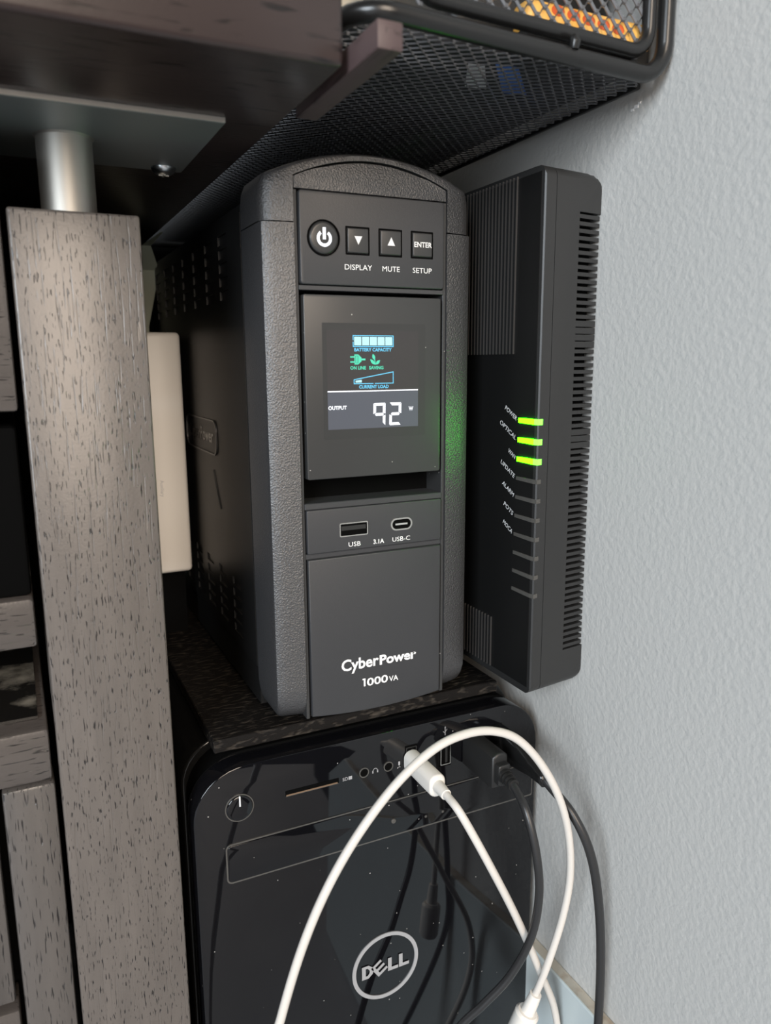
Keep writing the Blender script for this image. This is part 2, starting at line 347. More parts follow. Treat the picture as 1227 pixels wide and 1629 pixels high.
for x, kind in ((-0.0082, 0), (0.0050, 1)):
    j = obj('audio_jack', disc((x, -0.0205), 0.0021, -0.0002, 0.0005), 'black', pc)
    c = [(x + 0.0026 * math.cos(a), -0.0205 + 0.0026 * math.sin(a)) for a in [2 * math.pi * k / 24 for k in range(24)]]
    c2 = [(x + 0.0021 * math.cos(a), -0.0205 + 0.0021 * math.sin(a)) for a in [2 * math.pi * k / 24 for k in range(24)]]
    obj('jack_ring', ring(c, c2, -0.0005, 0.0004), 'ledoff', j, True)
    sx = x + 0.0060
    if kind == 0:
        b = bmesh.new(); join(b, prism([[(sx + 0.0013 * math.cos(a), -0.0208 + 0.0013 * math.sin(a)), (sx + 0.0013 * math.cos(a2), -0.0208 + 0.0013 * math.sin(a2)), (sx + 0.0010 * math.cos(a2), -0.0208 + 0.0010 * math.sin(a2)), (sx + 0.0010 * math.cos(a), -0.0208 + 0.0010 * math.sin(a))] for a, a2 in [(math.pi * k / 8, math.pi * (k + 1) / 8) for k in range(8)]] + [[(sx + s * 0.0013 - 0.0003, -0.0221), (sx + s * 0.0013 + 0.0003, -0.0221), (sx + s * 0.0013 + 0.0003, -0.0207), (sx + s * 0.0013 - 0.0003, -0.0207)] for s in (-1, 1)], FR(-0.0003), 0))
        obj('headphone_mark', b, 'printgrey', j)
    else:
        obj('microphone_mark', prism([[(sx - 0.0005, -0.0212), (sx + 0.0005, -0.0212), (sx + 0.0005, -0.0192), (sx - 0.0005, -0.0192)], [(sx - 0.0001, -0.0222), (sx + 0.0001, -0.0222), (sx + 0.0001, -0.0212), (sx - 0.0001, -0.0212)], [(sx - 0.0008, -0.0224), (sx + 0.0008, -0.0224), (sx + 0.0008, -0.0222), (sx - 0.0008, -0.0222)]], FR(-0.0003), 0), 'printgrey', j)
for x in (0.0178, 0.0376, 0.0522, 0.0689):
    p_ = obj('usb_port', box(x - 0.0033, x + 0.0033, -0.0003, 0.0005, -0.0282, -0.0120), 'black', pc)
    obj('port_shell', ring(rrect(x - 0.0030, x + 0.0030, -0.0274, -0.0128, 0.0003, 1), rrect(x - 0.0026, x + 0.0026, -0.0270, -0.0132, 0.0003, 1), -0.0006, 0.0002), 'metal' if x == 0.0376 else 'bplug', p_)
    obj('contact_tongue', box(x - 0.0002, x + 0.0011, -0.0005, 0.0003, -0.0262, -0.0142), 'bplug', p_)
# trident mark above the open port
obj('usb_mark', prism([[(0.0372, -0.0112), (0.0376, -0.0112), (0.0376, -0.0070), (0.0372, -0.0070)], [(0.0362, -0.0090), (0.0373, -0.0102), (0.0373, -0.0098), (0.0362, -0.0086)], [(0.0386, -0.0082), (0.0375, -0.0094), (0.0375, -0.0090), (0.0386, -0.0078)], [(0.0369, -0.0072), (0.0379, -0.0072), (0.0374, -0.0062)]], FR(-0.0002), 0), 'printgrey', pc)
dd = obj('drive_door', slab(rrect(-0.0768, 0.0925, -0.0586, -0.0402, (0.002, 0.001, 0.001, 0.002), 4), -0.0007, 0.0005, 0.0003), 'gloss', pc, True)
obj('door_gap', ring(rrect(-0.0776, 0.0930, -0.0594, -0.0395, (0.0026, 0.001, 0.001, 0.0026), 4), rrect(-0.0769, 0.0926, -0.0587, -0.0401, (0.002, 0.001, 0.001, 0.002), 4), -0.0004, 0.0004), 'ledoff', dd, True)
obj('eject_button', disc((0.0074, -0.0507), 0.0013, -0.0014, 0.0, 20, 0.0003), 'ledoff', dd, True)
for x in (0.026, 0.036): obj('indicator_dot', disc((x, -0.0535), 0.0007, -0.0009, 0.0, 14), 'ledoff', dd)
# round maker's emblem
LC = (0.0028, -0.1330); n = 64
lg = obj('emblem', ring([(LC[0] + 0.0190 * math.cos(2 * math.pi * k / n), LC[1] + 0.0190 * math.sin(2 * math.pi * k / n)) for k in range(n)], [(LC[0] + 0.0170 * math.cos(2 * math.pi * k / n), LC[1] + 0.0170 * math.sin(2 * math.pi * k / n)) for k in range(n)], -0.0005, 0.0002), 'printgrey', pc, True, 'round silver emblem')
def T(pl, dx): return [(LC[0] + dx + x * 0.0076, LC[1] - 0.0039 + z * 0.0076) for x, z in pl]
D_o = [(0, 0), (0.50, 0), (0.80, 0.25), (0.88, 0.5), (0.80, 0.75), (0.50, 1), (0, 1)]
polys = []
D_i = [(0.28, 0.22), (0.42, 0.22), (0.55, 0.36), (0.58, 0.5), (0.55, 0.64), (0.42, 0.78), (0.28, 0.78)]
for k in range(7):
    k2 = (k + 1) % 7
    polys.append(T([D_o[k], D_o[k2], D_i[k2], D_i[k]], -0.0137))
ca, sa = math.cos(math.radians(-38)), math.sin(math.radians(-38))
def rotE(pl): return [((x - 0.45) * ca + (z - 0.5) * sa * -1 + 0.45, (x - 0.45) * sa + (z - 0.5) * ca + 0.5) for x, z in pl]
def rE(pl):
    a = math.radians(35); return [((x - 0.45) * math.cos(a) - (z - 0.5) * math.sin(a) + 0.45, (x - 0.45) * math.sin(a) + (z - 0.5) * math.cos(a) + 0.5) for x, z in pl]
for q in ([(0, 0), (0.24, 0), (0.24, 1), (0, 1)], [(0.24, 0), (0.86, 0), (0.86, 0.2), (0.24, 0.2)], [(0.24, 0.4), (0.86, 0.4), (0.86, 0.6), (0.24, 0.6)], [(0.24, 0.8), (0.86, 0.8), (0.86, 1), (0.24, 1)]):
    polys.append(T(rE(q), -0.0070))
for dx in (0.0012, 0.0076):
    polys.append(T([(0, 0), (0.28, 0), (0.28, 1), (0, 1)], dx)); polys.append(T([(0.28, 0), (0.78, 0), (0.78, 0.24), (0.28, 0.24)], dx))
obj('emblem_lettering', prism(polys, FR(-0.0005), 0), 'printgrey', lg)

# ------------------------------------------------------------------ board on the tower
bd = obj('wooden_board', box(-0.0785, 0.0745, 0.0085, 0.36, 0.0018, 0.0080, 0.0005, 1), 'board')
tag(bd, 'thin rough black wooden board lying on the computer tower', 'board')

# ------------------------------------------------------------------ battery backup
ups = thing('battery_backup', 'black tower battery backup with lit display standing on the board', 'battery backup', (0, 0.15, 0.008))
def zt(x, base, rise, half):      # arch
    return base + rise * (1 - (x / half) ** 2)
N = 24
# body with arched roof
sec = [(-0.0490, 0.0105), (0.0495, 0.0105)] + [(0.0495 - 0.0985 * k / N, zt(0.0495 - 0.0985 * k / N, 0.2445, 0.0150, 0.05)) for k in range(N + 1)]
obj('body', loft([[(x, 0.0325, z) for x, z in sec], [(x, 0.285, z) for x, z in sec]]), 'body', ups, True)
for x in (-0.038, 0.038):
    for y in (0.045, 0.26): obj('foot', box(x - 0.007, x + 0.007, y - 0.007, y + 0.007, 0.008, 0.011, 0.0005, 1), 'black', ups)
# bezel columns
def column(s):
    prof = [(0.0364, 0.0003), (0.0410, 0.0008), (0.0450, 0.0015), (0.0484, 0.0023), (0.0495, 0.0030), (0.0500, 0.0045), (0.0500, 0.0318), (0.0364, 0.0318)]
    rg = []
    for z, off, sh in ((0.2330, 0, 0), (0.0300, 0, 0), (0.0240, 0.0003, 0.0001), (0.0195, 0.0014, 0.0006), (0.0160, 0.0036, 0.0014), (0.0132, 0.0070, 0.0026), (0.0118, 0.0110, 0.004)):
        rg.append([(s * (x - (sh if x > 0.037 else 0)), min(y + off, 0.0318), z) for x, y in prof])
    return loft(rg)
for s in (-1, 1): obj('bezel_column', column(s), 'plastic', ups, True)
# cap
def cap_outer(n=N):
    o = [(-0.0500, 0.2335), (-0.0500, 0.2430), (-0.0494, 0.2480), (-0.0478, 0.2520)]
    for k in range(1, n):
        x = -0.0478 + 0.0956 * k / n; o.append((x, 0.2520 + 0.0108 * (1 - (x / 0.0478) ** 2)))
    return o + [(-x, z) for x, z in reversed(o[:4])]
def cap_inner(n=N):
    o = [(-0.0364, 0.2335), (-0.0364, 0.2420), (-0.0364, 0.2480), (-0.0364, 0.2515)]
    for k in range(1, n):
        x = -0.0364 + 0.0728 * k / n; o.append((x, 0.2515 + 0.0083 * (1 - (x / 0.0364) ** 2)))
    return o + [(-x, z) for x, z in reversed(o[:4])]
def fy(x):
    a = abs(x); return 0.0003 + (0 if a < 0.0364 else 0.165 * (a - 0.0364) + (0 if a < 0.0484 else 0.8 * (a - 0.0484)))
O, I = cap_outer(), cap_inner()
mix = lambda a, b, t: (a[0] + (b[0] - a[0]) * t, a[1] + (b[1] - a[1]) * t)
rg = [[(p[0], 0.0318, p[1]) for p in I], [(p[0], fy(p[0]), p[1]) for p in I]]
for t, dy in ((0.60, 0), (0.84, 0.0006), (0.95, 0.0018), (1.0, 0.0040)):
    rg.append([(q[0], fy(q[0]) + dy, q[1]) for q in [mix(a, b, t) for a, b in zip(I, O)]])
rg.append([(p[0], 0.0318, p[1]) for p in O]); rg.append([(p[0], 0.0318, p[1]) for p in I])
bm = loft(rg, cap=False, closed=False)
cp = obj('top_cap', bm, 'plastic', ups, True)
obj('cap_seam', tube(spline([(0.0012, 0.0004, 0.2600), (-0.0002, 0.0010, 0.2618), (-0.0012, 0.0062, 0.2629), (-0.0014, 0.03, 0.2630)], 4), 0.00018, 6), 'black', cp)
# inner front: backing, side bars, cross bars
obj('backing', box(-0.0364, 0.0364, 0.016, 0.031, 0.0125, 0.2520), 'black', ups)
for s in (-1, 1):
    obj('inner_rail', box(*sorted((s * 0.0347, s * 0.0363)), 0.0012, 0.016, 0.0130, 0.2462, 0.0002, 1), 'smooth', ups)
obj('inner_bar', box(-0.0347, 0.0347, 0.0008, 0.016, 0.2064, 0.2084, 0.0002, 1), 'panel', ups)
obj('inner_bar', box(-0.0347, 0.0347, 0.0008, 0.016, 0.1120, 0.1149, 0.0003, 1), 'panel', ups)
obj('inner_bar', box(-0.0347, 0.0347, 0.0016, 0.016, 0.0893, 0.0918, 0.0002, 1), 'panel', ups)
st = [(-0.0360, 0.2466), (0.0360, 0.2466)] + [(0.0360 - 0.072 * k / N, 0.2508 + 0.0083 * (1 - ((0.036 - 0.072 * k / N) / 0.0364) ** 2)) for k in range(N + 1)]
obj('arched_strip', slab(st, 0.0009, 0.016, 0.0003), 'plastic', ups, True)
# control panel
P = obj('control_panel', slab(rrect(-0.0343, 0.0343, 0.2087, 0.2460, 0.0012, 3), -0.0006, 0.015, 0.0005), 'panel', ups, True)
PY = -0.0006
pb = obj('power_button', disc((-0.0239, 0.2275), 0.0066, PY - 0.0011, PY + 0.001, 40, 0.0010), 'smooth', P, True)
cir = lambda c, rad, n=40: [(c[0] + rad * math.cos(2 * math.pi * k / n), c[1] + rad * math.sin(2 * math.pi * k / n)) for k in range(n)]
obj('button_ring', ring(cir((-0.0239, 0.2275), 0.0073), cir((-0.0239, 0.2275), 0.0067), PY - 0.0006, PY + 0.0005), 'black', pb, True)
arc = []
for k in range(20):
    a, a2 = [math.radians(125 + 290 * (k + d) / 20) for d in (0, 1)]
    arc.append([(-0.0239 + rr * math.cos(t), 0.2272 + rr * math.sin(t)) for rr, t in ((0.0034, a), (0.0034, a2), (0.0021, a2), (0.0021, a))])
arc.append([(-0.0246, 0.2268), (-0.0232, 0.2268), (-0.0232, 0.2316), (-0.0246, 0.2316)])
obj('power_mark', prism(arc, FR(PY - 0.0012), 0), 'white', pb, label='glowing white power symbol')
for x0, x1, kind in ((-0.0139, -0.0027, 'd'), (0.0016, 0.0130, 'u'), (0.0173, 0.0285, 'e')):
    b = obj('push_button', slab(rrect(x0 + 0.0008, x1 - 0.0008, 0.2222, 0.2322, 0.0004, 2), PY - 0.0009, PY + 0.001, 0.0004), 'smooth', P, True)
    obj('button_gap', ring(rrect(x0, x1, 0.2214, 0.2330, 0.0003, 2), rrect(x0 + 0.0007, x1 - 0.0007, 0.2221, 0.2323, 0.0003, 2), PY - 0.0001, PY + 0.0004), 'black', b)
    xc = (x0 + x1) / 2; yb = PY - 0.0010
    if kind == 'd': obj('arrow_mark', prism([[(xc - 0.0018, 0.2290), (xc + 0.0018, 0.2290), (xc, 0.2255)]], FR(yb), 0), 'print', b)
    elif kind == 'u': obj('arrow_mark', prism([[(xc - 0.0018, 0.2260), (xc + 0.0018, 0.2260), (xc, 0.2295)]], FR(yb), 0), 'print', b)
    else: obj('lettering', text('ENTER', (x0 + 0.0013, 0.2262, x1 - 0.0011, 0.2285), FR(yb), 0.02), 'print', b)
for s, a, b in (('DISPLAY', -0.0144, -0.0016), ('MUTE', 0.0034, 0.0118), ('SETUP', 0.0183, 0.0279)):
    obj('lettering', text(s, (a, 0.2153, b, 0.2176), FR(PY - 0.0001)), 'print', P)
# display
L = obj('display_panel', slab(rrect(-0.0333, 0.0331, 0.1256, 0.2047, 0.0008, 2), -0.0002, 0.010, 0.0004), 'smooth', ups, True)
LY = -0.0002
obj('display_bezel', slab(rrect(-0.0253, 0.0249, 0.1431, 0.1931, 0.0004, 1), LY - 0.00005, 0.001), 'lcdglass', L)
scn = obj('display_screen', slab(rrect(-0.0233, 0.0214, 0.1472, 0.1900, 0.0002, 1), LY - 0.0001, 0.001), 'lcdoff', L, label='dark display screen with glowing readout')
obj('lit_field', prism([[(-0.0233, 0.1473), (0.0212, 0.1473), (0.0212, 0.1638), (-0.0233, 0.1638)]], FR(LY - 0.00015), 0), 'lcdlow', scn)
QY = FR(LY - 0.0002)
R4 = lambda a, b, c, d: [(a, c), (b, c), (b, d), (a, d)]
t = 0.00038
obj('battery_mark', prism([R4(-0.0111, 0.0088, 0.1830, 0.1830 + t), R4(-0.0111, 0.0088, 0.1880 - t, 0.1880), R4(0.0088 - t, 0.0088, 0.1830, 0.1880), R4(-0.0111, -0.0111 + t, 0.1830, 0.1852), R4(-0.0111, -0.0111 + t, 0.1858, 0.1880)], QY, 0), 'cyan', scn)
for k in range(5): obj('battery_bar', prism([R4(-0.0104 + k * 0.00378, -0.0104 + k * 0.00378 + 0.0034, 0.1837, 0.1873)], QY, 0), 'ice', scn)
obj('lettering', text('BATTERY CAPACITY', (-0.0104, 0.1811, 0.0078, 0.1826), QY, 0.03), 'cyan', scn)
obj('plug_mark', prism([R4(-0.0124, -0.0104, 0.1784, 0.1790), R4(-0.0124, -0.0104, 0.1762, 0.1768), R4(-0.0104, -0.0099, 0.1754, 0.1798), R4(-0.0099, -0.0086, 0.1792, 0.1798), R4(-0.0099, -0.0086, 0.1754, 0.1760), R4(-0.0097, -0.0088, 0.1761, 0.1791), [(-0.0086, 0.1754), (-0.0070, 0.1768), (-0.0070, 0.1784), (-0.0086, 0.1798)], R4(-0.0070, -0.0051, 0.1772, 0.1780)], QY, 0), 'green', scn)
def leaf(cx, cz, ln, wd, ang):
    a = math.radians(ang); out = []
    for k in range(9):
        q = k / 8; out.append((q * ln, wd * math.sin(math.pi * q)))
    for k in range(7, 0, -1):
        q = k / 8; out.append((q * ln, -wd * math.sin(math.pi * q)))
    return [(cx + x * math.cos(a) - z * math.sin(a), cz + x * math.sin(a) + z * math.cos(a)) for x, z in out]
obj('leaf_mark', prism([leaf(-0.0004, 0.1753, 0.0034, 0.0007, 135), leaf(-0.0002, 0.1753, 0.0030, 0.0007, 42), leaf(-0.0006, 0.1772, 0.0030, 0.0007, 108), [(-0.0006, 0.1753), (-0.0001, 0.1753), (-0.0004, 0.1776), (-0.0008, 0.1776)]], QY, 0), 'green', scn)
obj('lettering', text('ON LINE', (-0.0124, 0.1733, -0.0049, 0.1748), QY, 0.03), 'green', scn)
obj('lettering', text('SAVING', (-0.0034, 0.1733, 0.0037, 0.1748), QY, 0.03), 'green', scn)
obj('load_wedge', prism([R4(-0.0109, -0.0013, 0.1669, 0.1669 + t), R4(-0.0006, 0.0087, 0.1669, 0.1669 + t), R4(0.0087 - t, 0.0087, 0.1669, 0.1723), R4(-0.0109, -0.0109 + t, 0.1669, 0.1690), [(-0.0109, 0.1686), (0.0087, 0.1719), (0.0087, 0.1723), (-0.0109, 0.1690)]], QY, 0), 'cyan', scn)
obj('load_bar', prism([[(-0.0100, 0.1676), (-0.0070, 0.1676), (-0.0070, 0.1688), (-0.0100, 0.1684)]], QY, 0), 'ice', scn)
obj('lettering', text('CURRENT LOAD', (-0.0083, 0.1650, 0.0062, 0.1665), QY, 0.03), 'cyan', scn)
obj('divider_line', prism([R4(-0.0233, 0.0212, 0.1636, 0.1641)], QY, 0), 'white', scn)
obj('lettering', text('OUTPUT', (-0.0231, 0.1560, -0.0144, 0.1577), QY, 0.03), 'white', scn)
obj('lettering', text('W', (0.0164, 0.1546, 0.0187, 0.1565), QY, 0.03), 'white', scn)
def digit(x0, segs, w_=0.0060, h=0.0102, z0=0.1482, th=0.0013):
    mid = z0 + h / 2; g = 0.00018; sl = lambda x, z: (x + (z - z0) * 0.02, z)
    A = {'a': [(x0 + g, z0 + h), (x0 + w_ - g, z0 + h), (x0 + w_ - th, z0 + h - th), (x0 + th, z0 + h - th)],
         'd': [(x0 + th, z0 + th), (x0 + w_ - th, z0 + th), (x0 + w_ - g, z0), (x0 + g, z0)],
         'g': [(x0 + th * 0.6, mid), (x0 + th, mid + th / 2), (x0 + w_ - th, mid + th / 2), (x0 + w_ - th * 0.6, mid), (x0 + w_ - th, mid - th / 2), (x0 + th, mid - th / 2)],
         'f': [(x0, z0 + h - g), (x0 + th, z0 + h - th - g), (x0 + th, mid + th / 2 + g), (x0, mid + g)],
         'b': [(x0 + w_, z0 + h - g), (x0 + w_, mid + g), (x0 + w_ - th, mid + th / 2 + g), (x0 + w_ - th, z0 + h - th - g)],
         'e': [(x0, mid - g), (x0 + th, mid - th / 2 - g), (x0 + th, z0 + th + g), (x0, z0 + g)],
         'c': [(x0 + w_, mid - g), (x0 + w_, z0 + g), (x0 + w_ - th, z0 + th + g), (x0 + w_ - th, mid - th / 2 - g)]}
    return prism([[sl(*p) for p in A[s]] for s in segs], QY, 0)
obj('digit', digit(-0.0016, 'afbgc'), 'white', scn)
obj('digit', digit(0.0064, 'abged'), 'white', scn)
# port panel
U = obj('port_panel', slab(rrect(-0.0341, 0.0341, 0.0920, 0.1119, 0.0005, 2), 0.0, 0.015, 0.0004), 'panel', ups, True)
a = obj('usb_port', slab(rrect(-0.0183, -0.0052, 0.0990, 0.1044, 0.0003, 1), -0.0001, 0.003), 'black', U)
obj('port_shell', ring(rrect(-0.0188, -0.0047, 0.0985, 0.1049, 0.0006, 2), rrect(-0.0183, -0.0052, 0.0990, 0.1044, 0.0003, 2), -0.0004, 0.002), 'metal', a, True)
obj('contact_tongue', box(-0.0178, -0.0057, -0.0002, 0.002, 0.1014, 0.1034), 'bplug', a)
c = obj('usb_c_port', slab(rrect(0.0078, 0.0175, 0.0995, 0.1040, 0.0022, 6), -0.0001, 0.003), 'black', U)
obj('port_shell', ring(rrect(0.0070, 0.0183, 0.0988, 0.1047, 0.0029, 6), rrect(0.0078, 0.0175, 0.0995, 0.1040, 0.0022, 6), -0.0004, 0.002), 'metal', c, True)
obj('contact_tongue', box(0.0095, 0.0158, -0.0002, 0.002, 0.1013, 0.1021), 'printgrey', c)
for s, x0, x1 in (('USB', -0.0144, -0.0084), ('3.1A', -0.0019, 0.0036), ('USB-C', 0.0079, 0.0172)):
    obj('lettering', text(s, (x0, 0.0936, x1, 0.0958), FR(-0.0001), 0.02 if s == '3.1A' else 0), 'print', U)
# lower panel with curved foot
lo = []
for k in range(13):
    x = -0.0338 + 0.0676 * k / 12; lo.append((x, 0.0118 + 0.0022 * (x / 0.0338) ** 2))
F = obj('front_cover', slab(lo + [(0.0340, 0.0892), (-0.0340, 0.0892)], 0.0, 0.015, 0.0005), 'panel', ups, True)
obj('logo_lettering', text('Cyber', (-0.0190, 0.0338, 0.0003, 0.0396), FR(-0.0001), 0.025), 'print', F)
obj('logo_lettering', text('Power', (0.0008, 0.0338, 0.0206, 0.0388), FR(-0.0001), 0.035), 'print', F)
obj('rating_lettering', prism([[(-0.0077, 0.0242), (-0.0068, 0.0242), (-0.0068, 0.0282), (-0.0077, 0.0282)], [(-0.0084, 0.0275), (-0.0077, 0.0275), (-0.0077, 0.0282), (-0.0082, 0.0282)]], FR(-0.0001), 0), 'print', F)
obj('rating_lettering', text('000', (-0.0060, 0.0242, 0.0051, 0.0282), FR(-0.0001), 0.02), 'print', F)
obj('rating_lettering', text('VA', (0.0057, 0.0242, 0.0107, 0.0270), FR(-0.0001), 0.015), 'print', F)
obj('chin', box(-0.0362, 0.0362, 0.010, 0.0318, 0.0108, 0.0130), 'black', ups)
# perforated left side
def perforated(x, xi, ylim, zlim, holes):
    ys = sorted({ylim[0], ylim[1]} | {h[0] for h in holes} | {h[1] for h in holes}); zs = sorted({zlim[0], zlim[1]} | {h[2] for h in holes} | {h[3] for h in holes})
    bm = bmesh.new(); V = {}
    def vv(xx, y, z):
        k = (xx, y, z)
        if k not in V: V[k] = bm.verts.new((xx, y, z))
        return V[k]
    hs = {(h[0], h[2]) for h in holes}
    solid = lambda i, j: 0 <= i < len(ys) - 1 and 0 <= j < len(zs) - 1 and (ys[i], zs[j]) not in hs
    for i in range(len(ys) - 1):
        for j in range(len(zs) - 1):
            y0, y1, z0, z1 = ys[i], ys[i + 1], zs[j], zs[j + 1]
            if not solid(i, j): continue
            bm.faces.new([vv(x, y0, z0), vv(x, y1, z0), vv(x, y1, z1), vv(x, y0, z1)])
            for di, dj, e in ((-1, 0, ((y0, z0), (y0, z1))), (1, 0, ((y1, z0), (y1, z1))), (0, -1, ((y0, z0), (y1, z0))), (0, 1, ((y0, z1), (y1, z1)))):
                if not solid(i + di, j + dj):
                    (a, b), (c_, d) = e; bm.faces.new([vv(x, a, b), vv(x, c_, d), vv(xi, c_, d), vv(xi, a, b)])
    return bm
holes = []
for j in range(7):
    y1 = 0.0745 + 0.0296 * j
    for i in range(5):
        for z in (0.2344, 0.0637):
            zc = z - 0.0064 * i; holes.append((round(y1 - 0.0165, 5), round(y1, 5), round(zc - 0.0022, 5), round(zc + 0.0022, 5)))
sp = obj('side_panel', perforated(-0.0500, -0.0462, (0.0335, 0.283), (0.0300, 0.2415), holes), 'body', ups, False, 'black side panel with slotted vents')
obj('side_core', box(-0.0485, -0.0455, 0.034, 0.28, 0.031, 0.24), 'black', ups)
bo = rrect(-0.172, -0.0945, 0.1270, 0.1462, 0.006, 5); bi = rrect(-0.1712, -0.0953, 0.1278, 0.1454, 0.0054, 5)
V2 = lambda x, pts: [(x, -s, z) for s, z in pts]
obj('badge_rim', loft([V2(-0.0500, bo), V2(-0.0508, bo), V2(-0.0508, bi), V2(-0.0500, bi)], cap=False), 'smooth', sp)
obj('badge_lettering', text('CyberPower', (-0.165, 0.1335, -0.103, 0.1415), SD(-0.0502), 0.02), 'ledoff', sp)
obj('swoosh_line', tube(spline([(-0.0501, 0.105, 0.1185), (-0.0501, 0.099, 0.108), (-0.0501, 0.092, 0.099)], 5), 0.0005, 6), 'smooth', sp)

# ------------------------------------------------------------------ fibre modem on the wall
md = thing('fiber_modem', 'slim black fiber modem with green lights, standing against the right wall', 'modem', (0.082, 0.04, 0.0175))
def fr(x): return -0.0330 + (x - 0.065) * 0.143
def mloft(outline, zlo, zhi, y1=0.125):
    rg = []
    for dy, ins in ((0.0, 0.0046), (0.0006, 0.0030), (0.0018, 0.0015), (0.0040, 0.0004), (0.0070, 0.0)):
        rg.append([(x + (0.0006 if (dy == 0 and x < 0.0655) else 0), fr(x) + dy, min(max(z, zlo + ins), zhi - ins)) for x, z in outline])
    rg.append([(x, y1, z) for x, z in outline]); return loft(rg)
ZB, ZT = 0.0175, 0.2590
bm = mloft(rrect(0.0650, 0.0716, ZB, ZT, (0.0012, 0.0003, 0.0003, 0.0012), 4), ZB, ZT)
sh = obj('face_shell', bm, 'modem', md, True)
obj('core', box(0.0700, 0.0745, -0.0300, 0.12, ZB + 0.002, ZT - 0.002), 'black', md)
tr = [(0.0998 - 0.0080 + 0.0080 * math.sin(math.radians(a)), ZT - 0.0080 + 0.0080 * math.cos(math.radians(a))) for a in range(0, 91, 15)]
br = [(0.0998 - 0.0080 + 0.0080 * math.cos(math.radians(a)), ZB + 0.0080 - 0.0080 * math.sin(math.radians(a))) for a in range(0, 91, 15)]
ol = [(0.0719, ZT)] + tr + [(0.0998, 0.2412), (0.0864, 0.2412), (0.0864, 0.0366), (0.0998, 0.0366)] + br + [(0.0719, ZB)]
obj('rear_shell', mloft(ol, ZB, ZT), 'modem', md, True)
obj('vent_core', box(0.0860, 0.0960, -0.0255, 0.12, 0.0360, 0.2418), 'black', md)
nf = 66; pit = (0.2410 - 0.0368) / nf
for k in range(nf):
    z = 0.0368 + pit * (k + 0.5); x0, x1 = 0.0860, 0.0994
    if k in (47, 48, 49, 50) or k in (32, 33, 34): x0, hh = 0.0856, pit * 0.43
    else: hh = pit * 0.27
    bm = bmesh.new(); vs_ = [bm.verts.new(p) for p in ((x0, fr(x0) + 0.0003, z - hh), (x1, fr(x1) + 0.0003, z - hh), (x1, fr(x1) + 0.0003, z + hh), (x0, fr(x0) + 0.0003, z + hh), (x0, -0.02, z - hh), (x1, -0.02, z - hh), (x1, -0.02, z + hh), (x0, -0.02, z + hh))]
    for q in ((0, 1, 2, 3), (4, 7, 6, 5), (0, 4, 5, 1), (1, 5, 6, 2), (2, 6, 7, 3), (3, 7, 4, 0)): bm.faces.new([vs_[i] for i in q])
    obj('vent_fin', bm, 'modem', md)
# left face sheet with its shade painted in as dark colour, plus ribs
obj('face_shade', box(0.0648, 0.0652, -0.0305, 0.118, ZB + 0.004, ZT - 0.003), 'modemshade', md)
for k in range(46):
    y = -0.0132 + k * 0.0028
    if y > 0.114: break
    obj('rib', box(0.0640, 0.0649, y - 0.0002, y + 0.0002, 0.1797, ZT - 0.002), 'rib', md)
for k in range(42):
    y = 0.0006 + k * 0.0028
    if y > 0.114: break
    obj('rib', box(0.0640, 0.0649, y - 0.0002, y + 0.0002, ZB + 0.004, 0.0480), 'rib', md)
names = ['POWER', 'OPTICAL', 'WAN', 'UPDATE', 'ALARM', 'POTS', 'MOCA', '', '', '']
for k in range(10):
    z = 0.1494 - 0.00906 * k; hh = 0.0013 if k < 3 else 0.0010
    xa, ya = 0.0644, -0.0182 + 0.0003 * k * 0.8
    A_ = [(0.0656, ya, z - hh), (0.0656, ya, z + hh), (0.0644, ya - 0.0004, z + hh * 0.8), (0.0644, ya - 0.0004, z - hh * 0.8)]
    B_ = [(0.0656, -0.0308, z - hh), (0.0656, -0.0308, z + hh), (0.0644, -0.0308, z + hh), (0.0644, -0.0308, z - hh)]
    C_ = [(0.0660, -0.0322, z - hh), (0.0660, -0.0322, z + hh), (0.0649, -0.0335, z + hh), (0.0649, -0.0335, z - hh)]
    D_ = [(0.0678, -0.0322, z - hh), (0.0678, -0.0322, z + hh), (0.0678, fr(0.0678) - 0.0001, z + hh), (0.0678, fr(0.0678) - 0.0001, z - hh)]
    il = obj('indicator_light', loft([A_, B_]), 'led' if k < 3 else 'ledoff', md, False, 'glowing green indicator light' if k < 3 else None)
    obj('light_end', loft([B_, C_, D_]), 'ledend' if k < 3 else 'ledoff', il)
    if names[k]:
        ln = 0.00215 * len(names[k]); a = math.radians(-28)
        e = (-ya - 0.0016, z - 0.0004)
        obj('lettering', text(names[k], (e[0] - ln * math.cos(a), e[1] - ln * math.sin(a), e[0] - ln * math.cos(a) + ln, e[1] - ln * math.sin(a) + 0.0022), SD(0.0646), 0.0, rot=a), 'print', md)

# ------------------------------------------------------------------ white box and paper behind the leg
wb = thing('white_plastic_box', 'white plastic box standing upright between the desk leg and the battery backup', 'box', (-0.067, 0.17, 0.008))
obj('shell', box(-0.0795, -0.0545, 0.1560, 0.235, 0.0490, 0.1945, 0.0028, 4), 'wplastic', wb, True)
obj('stand', box(-0.076, -0.058, 0.165, 0.225, 0.008, 0.0495), 'black', wb)
obj('lettering', text('Auxiliary', (-0.1045, 0, -0.0945, 0.0022), lambda a, b, d=0: (-0.0712 + b, 0.1559, 0.0028 - a)), 'printgrey', wb)
bm = bmesh.new()
pts = [(-0.0560, 0.262, 0.0085), (-0.0560, 0.258, 0.17), (-0.0560, 0.257, 0.2018), (-0.0470, 0.255, 0.2400), (-0.0550, 0.235, 0.2535), (-0.0545, 0.190, 0.2557)]
rows = []
for i, (x, y, z) in enumerate(pts):
    wd = (0.012, 0.012, 0.012, 0.011, 0.006, 0.0015)[i]
    rows.append([(x - wd, y, z), (x, y, z), (x, y + 0.0005, z), (x - wd, y + 0.0005, z)])
